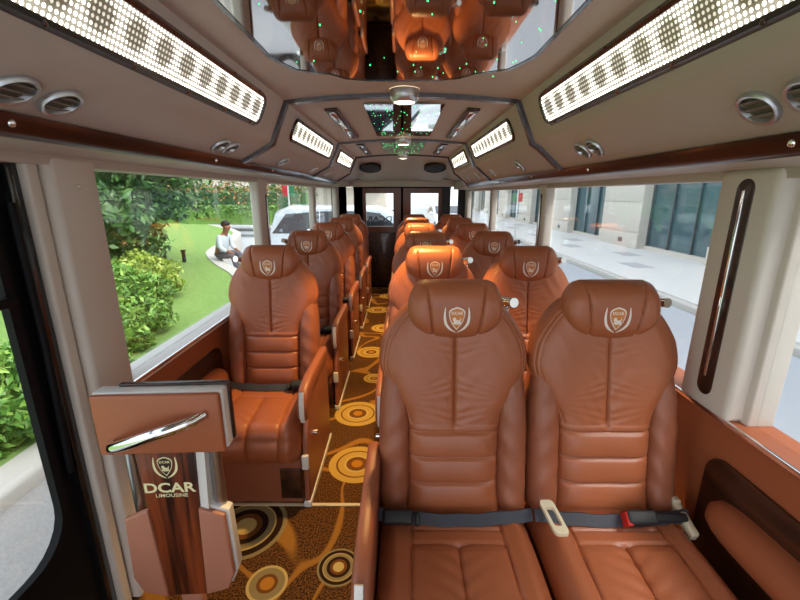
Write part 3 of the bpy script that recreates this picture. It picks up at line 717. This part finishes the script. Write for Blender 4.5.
for sg in (-1, 1):
    m = MB(); poly = [(sg*.072, .515), (sg*.142, .485), (sg*.150, .27), (sg*.128, .215), (sg*.058, .195)]
    m.prism(poly, 1, -.020, .0, 0, bevel=.006); m.build('side_pad', 'leather_rose', g)
    m = MB(); m.prism([(x*1.03+sg*.003, z+.002) for x, z in poly], 1, .001, .040, 0, bevel=.006)
    if sg > 0: m.prism([(.108, .705), (.078, .705), (.06, .20), (.082, .20)], 1, -.008, .03, 0); m.build('side_shell', 'white_trim', g)
    m = MB(); m.tube([(sg*.118, .03, .71), (sg*.118, .03, .46)], .017, 18); m.build('post', 'tube', g)
m = MB(); m.box(-.032, .032, .0, .03, 0, .18, 0, .004); m.build('foot', 'leather_rose', g)
tag(g, 'tan leather and wood guard panel with chrome handle and gold lettering, by the door', 'guard panel')

# ------------------------------------------------------------------ outside
G = -.62
m = MB(); m.box(-2.7, 5.2, -30, 60, G-.2, G); m.box(-60, -2.7, -60, 90, G-.25, G-.01); m.box(5.2, 60, -60, 90, G-.25, G-.02); struct('ground', m, 'asphalt')
m = MB(); m.box(-2.75, -1.2, -3, 6.2, G, G+.012); struct('gravel_strip', m, 'gravel')
# kerb line and lawn
KP = [(-2.6, -6), (-2.6, 3), (-2.45, 5.5), (-2.6, 7.0), (-3.3, 8.2), (-4.1, 9.2), (-4.9, 10.6), (-5.4, 12.6), (-6.2, 15.5), (-8.5, 19), (-12, 22), (-24, 23)]
def kz(y): return float(np.interp(y, [0, 6.2, 8, 10, 30], [-.50, -.48, -.18, -.06, -.02]))
# densify
KD = []
ts = np.linspace(0, len(KP)-1, 90)
xs = spline(range(len(KP)), [p[0] for p in KP], ts); ys = spline(range(len(KP)), [p[1] for p in KP], ts)
KD = list(zip(xs, ys))
rows = [[], [], [], [], []]
rows = []
for i, (x, y) in enumerate(KD):
    a = KD[max(i-1, 0)]; b2 = KD[min(i+1, len(KD)-1)]; tx, ty = b2[0]-a[0], b2[1]-a[1]; l = math.hypot(tx, ty); nx, ny = ty/l, -tx/l
    z = kz(y); w = .28
    rows.append([(x, y, G-.05), (x, y, z-.03), (x-nx*.03, y-ny*.03, z), (x-nx*w, y-ny*w, z), (x-nx*w, y-ny*w, G-.05)])
m = MB(); m.grid(rows, 0, False, True, True); struct('kerb', m, 'stone', 'pale kerb wall around the lawn')
rows = []
for i, (x, y) in enumerate(KD):
    z = kz(y)-.015; r = []
    for k, d_ in enumerate(np.linspace(0, 1, 14)):
        xx = (x-.25)+( -32-(x-.25))*d_**1.6
        r.append((xx, y+(.0), z+.05*math.sin(xx*.7)*d_+(.35*d_)))
    rows.append(r)
m = MB(); m.grid(rows, 0, True); m.box(-33, -14, -6, 23, -1, -.4); struct('lawn', m, 'grass', 'bright green lawn')

def leaves(mb, n, fn, size, mi=0, seed=0):
    rg = np.random.RandomState(seed)
    for _ in range(n):
        p = fn(rg); s = size*rg.uniform(.6, 1.3)
        a = Vector(rg.normal(size=3)).normalized(); up = Vector((0, 0, 1)); b2 = a.cross(Vector(rg.normal(size=3))).normalized(); c = a.cross(b2)
        p = Vector(p); t = a*s; w = b2*s*.42; k = c*s*.12
        mb.add([p-t, p-w+k, p+t, p+w+k], [(0, 1, 2), (0, 2, 3)], mi, False)
def ell(c, r, hollow=.55, lump=.25):
    def fn(rg):
        d = rg.normal(size=3); d /= np.linalg.norm(d)
        k = 1+lump*math.sin(d[0]*5+c[0])*math.sin(d[1]*5+d[2]*4)+rg.uniform(-.06, .06)
        q = (hollow+(1-hollow)*rg.uniform()**.5)*k
        return (c[0]+d[0]*r[0]*q, c[1]+d[1]*r[1]*q, c[2]+d[2]*r[2]*q)
    return fn
def core(mb, c, r, mi=0):
    mb.sphere(c, 1, mi, 20, r)
def shrub(name, c, r, n, size, mat, label, cat, group=None, seed=1, extra=(), trunk=None):
    e = empty(name, (c[0], c[1], kz(c[1])-.02)); oz = e.location.z
    m = MB()
    for k, (cc, rr2, nn) in enumerate([(c, r, n)]+list(extra)):
        q = (cc[0]-c[0], cc[1]-c[1], cc[2]-oz)
        leaves(m, nn, ell(q, rr2), size, 0, seed+k)
        core(m, q, [v*.62 for v in rr2], 0)
    m.build('foliage', mat, e, fixn=False)
    if trunk:
        t = MB()
        for k in range(trunk): t.tube([(0+.1*k, 0, -.1), (.15*math.sin(k*2), .1*k, .8), (.6*math.sin(k*2.1), .5*math.cos(k*2.1), 2.0)], [.13, .1, .06], 8)
        t.build('trunk', 'bark', e)
    else:
        t = MB(); t.tube([(0, 0, -.05), (0, 0, max(.1, (c[2]-oz)*.8))], .03, 8); t.build('stem', 'bark', e)
    tag(e, label, cat, group); return e
shrub('tree', (-6.1, 8.0, 2.3), (2.1, 1.9, 1.9), 9000, .085, 'leaf_tree', 'large dense dark green tree left of the seated person', 'tree', 'trees', 3,
      [((-5.5, 7.2, 1.0), (1.2, 1.1, 1.0), 3500), ((-7.6, 7.2, 1.0), (1.6, 1.4, 1.3), 3500), ((-4.9, 8.4, 2.3), (.9, .9, .8), 1500)], trunk=3)
shrub('tree', (-8.0, 2.5, 2.4), (2.2, 1.8, 2.2), 6000, .09, 'leaf_tree', 'dark green tree seen through the black side door', 'tree', 'trees', 13, [((-7.0, 2.6, .6), (1.5, 1.3, .9), 2500)], trunk=2)
shrub('shrub', (-3.85, 5.25, -.05), (.62, .70, .52), 5200, .050, 'leaf_bush', 'round leafy shrub on the near lawn below the big tree', 'shrub', 'shrubs on the lawn', 21, [((-3.5, 4.6, -.2), (.42, .45, .34), 1800)])
shrub('shrub', (-4.45, 6.75, .02), (.62, .45, .40), 3200, .05, 'leaf_yellow', 'yellow-green shrub between the tree and the near shrub', 'shrub', 'shrubs on the lawn', 22)
shrub('shrub', (-3.0, 3.72, -.34), (.24, .24, .2), 1800, .045, 'leaf_bush', 'small light shrub low behind the window ledge at the pillar', 'shrub', 'shrubs on the lawn', 23)
shrub('shrub', (-3.22, 2.78, -.12), (.46, .50, .42), 4200, .045, 'leaf_bush', 'pale green shrub seen through the black side door', 'shrub', 'shrubs on the lawn', 24, [((-4.1, 2.6, .0), (.55, .6, .5), 2600)])
def hedge(name, pts, w, h, n, size, mat, label, seed, lump=.12):
    rg = np.random.RandomState(seed); m = MB(); e = empty(name, (pts[0][0], pts[0][1], -.05))
    P = np.array(pts)-np.array(pts[0]); seg = np.linalg.norm(np.diff(P, axis=0), axis=1); cum = np.concatenate([[0], np.cumsum(seg)])
    def at(s): return np.array([np.interp(s, cum, P[:, 0]), np.interp(s, cum, P[:, 1])])
    def fn(rg):
        s = rg.uniform(0, cum[-1]); p = at(s); a = rg.uniform(0, PI); k = 1+lump*math.sin(s*3.1)+lump*.6*math.sin(s*7.3)
        q = rg.uniform(.8, 1.05); return (p[0]+.3*w*math.cos(a)*q, p[1]+w*math.cos(a)*q, h*k*min(1, 1.25*math.sin(a)**.5)*q)
    leaves(m, n, fn, size, 0, seed)
    rows = []
    for s in np.linspace(0, cum[-1], 30):
        p = at(s); rows.append([(p[0], p[1]-w*.8, 0), (p[0], p[1]-w*.75, h*.8), (p[0], p[1]+w*.75, h*.8), (p[0], p[1]+w*.8, 0)])
    m.grid(rows, 0, False, True, True); m.build('foliage', mat, e, fixn=False)
    tag(e, label, 'hedge'); return e
hedge('hedge', [(-6.2, 19.8), (-9, 20.3), (-14, 20.2), (-22, 19.0)], .5, .85, 7000, .085, 'leaf_hedge', 'low trimmed hedge curving along the far edge of the lawn', 31, .03)
hedge('hedge', [(-5.2, 23.0), (-10, 23.5), (-18, 23.2), (-30, 22.5)], 1.0, 1.9, 9000, .12, 'leaf_flower', 'tall loose hedge with orange flowers behind the trimmed hedge', 32, .2)
# far building on the left
b = empty('building', (-14, 34, 0)); m = MB(); m.box(-22, 12.5, 0, 6, -1, 14); m.build('facade', 'plaster', b)
for i in range(7):
    for zz in (2.6, 6.2):
        m = MB(); m.box(-16+i*4.2, -13.6+i*4.2, -.06, .1, zz, zz+1.9); m.build('window', 'car_glass', b)
m = MB(); m.box(-22, 12.5, -.8, 0, 1.9, 2.2); m.box(-22, 12.5, -.8, 0, 5.3, 5.6); m.build('ledge', 'limestone', b)
tag(b, 'pale plastered building far beyond the lawn', 'building')

# right-hand street
m = MB(); m.box(5.2, 8.6, -15, 60, G-.02, G+.14)
struct('sidewalk', m, 'pave', 'pale paved sidewalk')
m = MB(); m.box(5.05, 5.2, -15, 60, G-.02, G+.12, 0, .02); struct('kerb_right', m, 'stone')
for i in range(14):
    y = 2+i*2.1; x = 6.1+(i % 2)*.9
    m = MB(); m.box(x, x+.55, y, y+.85, G+.14, G+.144); struct('paving_slab', m, 'pave_dark', 'grey slab in the sidewalk')
b = empty('building', (8.3, 0, G+.14))
for i in range(-1, 8):
    y0 = 8.1+(i-0)*6.1-6.1*0
    m = MB(); m.box(0, 1.0, y0-.0, y0+2.7, 0, 9, 0)
    for zz in (.55, 1.6, 2.65, 3.7): m.box(-.025, .02, y0+.01, y0+2.69, zz+.02, zz+1.02, 0, .006)
    m.box(-.07, .02, y0-.03, y0+2.73, 0, .5, 0, .01)
    m.build('stone_pier', 'limestone', b)
    m = MB(); m.box(-.09, -.06, y0+.9, y0+1.15, .16, .32, 0, .004); m.build('wall_outlet', 'mullion', b)
    w = MB(); w.box(.35, .40, y0+2.7, y0+6.1, .1, 9); wn_ = w.build('window', 'bglass', b)
    for yy in (2.75, 3.85, 4.95, 6.05): 
        mm = MB(); mm.box(.28, .36, y0+yy-.03, y0+yy+.03, .1, 9); mm.build('mullion', 'mullion', wn_)
m = MB(); m.box(.2, .8, -40, 60, 0, .12); m.box(.0, 1, -40, 1.9, 0, 9); m.box(0, 1, 55, 60, 0, 9); m.build('plinth', 'limestone', b)
tag(b, 'pale stone building with tall glass bays across the street', 'building')
# cars
def car(loc, rz, body, label, L=4.6, W=1.8, H=1.75, suv=True):
    r = empty('car', loc, rz); m = MB(); hw = W/2
    # x: length, front at +x
    if suv: prof = [(-L/2, .35), (-L/2-.02, .75), (-L/2+.03, 1.0), (-L/2+.22, 1.62), (-L/2+.55, H), (.35, H-.02), (.95, 1.48), (1.35, 1.08), (2.05, .95), (L/2, .72), (L/2, .35)]
    else: prof = [(-L/2, .35), (-L/2, .80), (-L/2+.25, .98), (-L/2+.8, 1.02), (-.95, 1.40), (-.3, H), (.25, H-.03), (1.05, 1.02), (2.0, .82), (L/2, .62), (L/2, .35)]
    rows = []
    for t in np.linspace(-1, 1, 13):
        k = abs(t)**3
        row = []
        for x, z in prof:
            tumble = .16*max(0, (z-1.0))/.7
            row.append((x*(1-.03*k), t*hw*(1-tumble), .35+(z-.35)*(1-.05*k)))
        rows.append(row)
    m.grid(rows, 0, True, False, False)
    n = len(prof); m.add(rows[0], [tuple(range(n))]); m.add(rows[-1], [tuple(range(n))[::-1]])
    m.build('body', body, r)
    for sg in (-1, 1):
        if suv: wins = [[(-L/2+.20, 1.14), (-L/2+.52, 1.58), (-L/2+1.29, 1.64), (-L/2+1.29, 1.14)], [(-L/2+1.32, 1.14), (-L/2+1.32, 1.64), (-.15, 1.65), (-.15, 1.14)], [(-.08, 1.14), (-.08, 1.65), (.40, 1.60), (.95, 1.18), (.95, 1.14)]]
        else: wins = [[(-1.25, 1.02), (-.95, 1.24), (-.45, H-.10), (-.3, H-.1), (-.3, 1.02)], [(-.22, 1.02), (-.22, H-.1), (.2, H-.12), (.85, 1.02)]]
        for w in wins:
            q = MB(); pts = [(x, sg*(hw*(1-.16*max(0, z-1)/.7)*1.0+.004), z*.985) for x, z in w]; pin = [(x, y-sg*.02, z) for x, y, z in pts]
            q.add(pts+pin, [tuple(range(len(w))), tuple(range(len(w), 2*len(w)))]+[(i, (i+1) % len(w), len(w)+(i+1) % len(w), len(w)+i) for i in range(len(w))]); q.build('side_window', 'car_glass', r)
        h = MB(); h.box(-.6, -.4, sg*hw-.01, sg*hw+.03, .90, .94, 0, .01); h.build('door_handle', 'chrome', r)
        for wx in (-L/2+.85, L/2-.85):
            w = MB(); A = [2*PI*k/28 for k in range(28)]
            w.grid([[(wx+q*math.cos(a), sg*(hw+o), .33+q*math.sin(a)) for a in A] for q, o in ((.33, -.2), (.33, .0), (.30, .012), (.21, .012))], 0, True, True); tyre = w.build('wheel', 'tyre', r)
            w = MB(); w.grid([[(wx+q*math.cos(a), sg*(hw+o), .33+q*math.sin(a)) for a in A] for q, o in ((.215, .012), (.19, .0), (.05, .015), (.001, .016))], 0, True, True); w.build('hubcap', 'silver', tyre)
        mi = MB(); mi.sphere((.85, sg*(hw+.10), 1.06), .10, 0, 12, (.6, 1, .7)); mi.build('wing_mirror', body, r)
    wp = MB(); a, b2 = ((.98, 1.49), (1.33, 1.12)) if suv else ((.30, H-.05), (1.0, 1.06))
    wp.add([(a[0], -hw*.78, a[1]), (a[0], hw*.78, a[1]), (b2[0]+.02, hw*.86, b2[1]), (b2[0]+.02, -hw*.86, b2[1])], [(0, 1, 2, 3)]); wp.build('windscreen', 'car_glass', r)
    if not suv:
        wp = MB(); wp.box(L/2-.06, L/2+.01, -hw*.85, -hw*.5, .60, .74, 0, .02); wp.box(L/2-.06, L/2+.01, hw*.5, hw*.85, .60, .74, 0, .02); wp.build('headlamp', 'silver', r)
    tag(r, label, 'car', 'cars behind the bus'); return r
car((-.95, 10.3, G+.012), math.radians(2), M['car_silver'], 'silver people carrier parked across the road beyond the single seats')
car((-.6, 16.5, G+.012), math.radians(-60), M['car_white'], 'white saloon car seen through the left rear door window', 4.5, 1.78, 1.45, False)
car((2.4, 22, G+.012), math.radians(-85), M['car_white'], 'white saloon car farther behind the right rear door', 4.5, 1.78, 1.45, False)
# signs (red and green squares)
for x, y, z0, s, labs in ((-3.85, 14.0, 1.22, 1, 'beyond the silver people carrier'), (4.75, 17.0, .98, 1, 'on the street side')):
    r = empty('flag_sign', (x, y, G)); m = MB(); m.tube([(0, 0, 0), (0, 0, z0-G+1.0)], .03, 10); m.build('pole', 'white_trim', r)
    m = MB(); m.box(-.20, -.03, -.02, .02, z0-G+.1, z0-G+.46, 0, .005); m.build('red_board' if x < 0 else 'green_board', 'sticker_red' if x < 0 else 'sticker_green', r)
    m = MB(); m.box(.03, .20, -.02, .02, z0-G+.1, z0-G+.46, 0, .005); m.build('green_board' if x < 0 else 'red_board', 'sticker_green' if x < 0 else 'sticker_red', r)
    tag(r, 'red and green boards on a pale pole '+labs, 'sign', 'red and green signs outside')
# lawn marker post beside the person
m = MB(); m.tube([(0, 0, -.1), (0, 0, .26)], .04, 12); m.tube([(0, 0, .26), (0, 0, .30)], .055, 12); o = m.build('garden_post', 'black_matte'); o.location = (-4.95, 9.0, kz(9)); tag(o, 'short dark garden lamp post on the lawn beside the seated person', 'garden lamp')

# ------------------------------------------------------------------ the person on the kerb
def skinned(name, verts, edges, radii, mat, parent, root=0):
    me = bpy.data.meshes.new(name); me.from_pydata(verts, edges, []); o = bpy.data.objects.new(name, me); C.objects.link(o)
    md = o.modifiers.new('skin', 'SKIN'); md.use_smooth_shade = True; o.modifiers.new('sub', 'SUBSURF').levels = 2; o.modifiers['sub'].render_levels = 2
    for i, rr2 in enumerate(radii): me.skin_vertices[0].data[i].radius = rr2 if hasattr(rr2, '__len__') else (rr2, rr2)
    me.skin_vertices[0].data[root].use_root = True
    dg = bpy.context.evaluated_depsgraph_get(); dg.update(); mm = bpy.data.meshes.new_from_object(o.evaluated_get(dg)); o.modifiers.clear(); o.data = mm; bpy.data.meshes.remove(me)
    mm.materials.clear(); mm.materials.append(M[mat]); o.parent = parent; return o
p = empty('person', (-4.28, 9.40, kz(9.4))); p.rotation_euler = (0, 0, math.radians(-14)); p.scale = (1.0, 1.0, 1.0)
# sits on the kerb facing +x, leaning forward
V = [(0, 0, .12), (.05, 0, .32), (.12, 0, .50), (.16, 0, .60), (.21, 0, .70),                  # pelvis..neck base 3, head 4..
     (.02, .10, .11), (.42, .12, .14), (.46, .12, -.26), (.58, .12, -.33),                     # left leg
     (.02, -.10, .11), (.42, -.12, .12), (.50, -.12, -.26), (.62, -.12, -.33),
     (.12, .17, .53), (.17, .22, .29), (.36, .14, .20), (.43, .11, .17),
     (.12, -.17, .53), (.18, -.22, .29), (.37, -.13, .19), (.44, -.10, .16), (.24, 0, .76), (.25, 0, .82)]
E = [(0, 1), (1, 2), (2, 3), (3, 4), (4, 21), (21, 22), (0, 5), (5, 6), (6, 7), (7, 8), (0, 9), (9, 10), (10, 11), (11, 12), (2, 13), (13, 14), (14, 15), (15, 16), (2, 17), (17, 18), (18, 19), (19, 20)]
Rr = [.13, .13, .13, .055, .07, .085, .065, .05, .04, .085, .065, .05, .04, .055, .042, .032, .03, .055, .042, .032, .03, .095, .07]
body = skinned('body', V, E, Rr, 'skin', p)
V2 = [(0, 0, .10), (.05, 0, .32), (.12, 0, .50), (.15, 0, .56), (.12, .17, .53), (.17, .22, .29), (.30, .17, .225), (.12, -.17, .53), (.18, -.22, .29), (.31, -.165, .215)]
skinned('shirt', V2, [(0, 1), (1, 2), (2, 3), (2, 4), (4, 5), (5, 6), (2, 7), (7, 8), (8, 9)], [.145, .148, .148, .07, .072, .056, .045, .072, .056, .045], 'shirt', p)
V3 = [(0, 0, .10), (.02, .10, .11), (.42, .12, .14), (.46, .12, -.20), (.02, -.10, .11), (.42, -.12, .12), (.50, -.12, -.20), (0, 0, .17)]
skinned('trousers', V3, [(0, 7), (0, 1), (1, 2), (2, 3), (0, 4), (4, 5), (5, 6)], [.145, .10, .078, .062, .10, .078, .062, .14], 'trousers', p)
m = MB(); m.sphere((.205, 0, .825), .108, 0, 18, (.95, .92, .80)); m.build('hair', 'hair', p)
for sg in (-1, 1):
    m = MB(); m.sphere((.52 if sg > 0 else .56, sg*.12, -.34), .06, 0, 14, (2.0, .9, .75)); m.build('shoe', 'black_matte', p)
tag(p, 'person in a pale shirt and grey trousers sitting on the lawn kerb, leaning forward', 'person')

# ------------------------------------------------------------------ light, camera
w = bpy.data.worlds.new('World'); SC.world = w; w.use_nodes = True; nt = w.node_tree; bg = nt.nodes['Background']
sky = nt.nodes.new('ShaderNodeTexSky'); sky.sky_type = 'NISHITA'; sky.sun_disc = False; sky.sun_elevation = math.radians(55); sky.sun_rotation = math.radians(120); sky.air_density = 1.0; sky.dust_density = 4.0
nt.links.new(mixc(nt, .62, sky.outputs[0], (5.2, 5.4, 5.6, 1)), bg.inputs[0]); bg.inputs[1].default_value = .31
def light(name, kind, loc, energy, col, rot=(0, 0, 0), **kw):
    l = bpy.data.lights.new(name, kind); l.energy = energy; l.color = col
    for k, v in kw.items(): setattr(l, k, v)
    o = bpy.data.objects.new(name, l); C.objects.link(o); o.location = loc; o.rotation_euler = rot; return o
light('sun', 'SUN', (0, 0, 10), 1.6, (1, .97, .92), (math.radians(38), 0, math.radians(60)), angle=math.radians(20))
for y in (1.925, 3.51, 4.85):
    light('dome_lamp', 'SPOT', (.01, y, 1.785), 75, (1, .62, .22), (math.radians(-11), 0, 0), spot_size=math.radians(78), spot_blend=.35, shadow_soft_size=.03)
cam = bpy.data.cameras.new('Camera'); co = bpy.data.objects.new('Camera', cam); C.objects.link(co); SC.camera = co
cam.sensor_width = 36; cam.lens = 18; cam.clip_start = .02; co.location = (0, 0, 1.40)
co.rotation_euler = (math.radians(90-14.85), 0, math.radians(.29))
SC.view_settings.view_transform = 'Standard'; SC.view_settings.look = 'None'; SC.view_settings.exposure = .68; SC.view_settings.gamma = 1
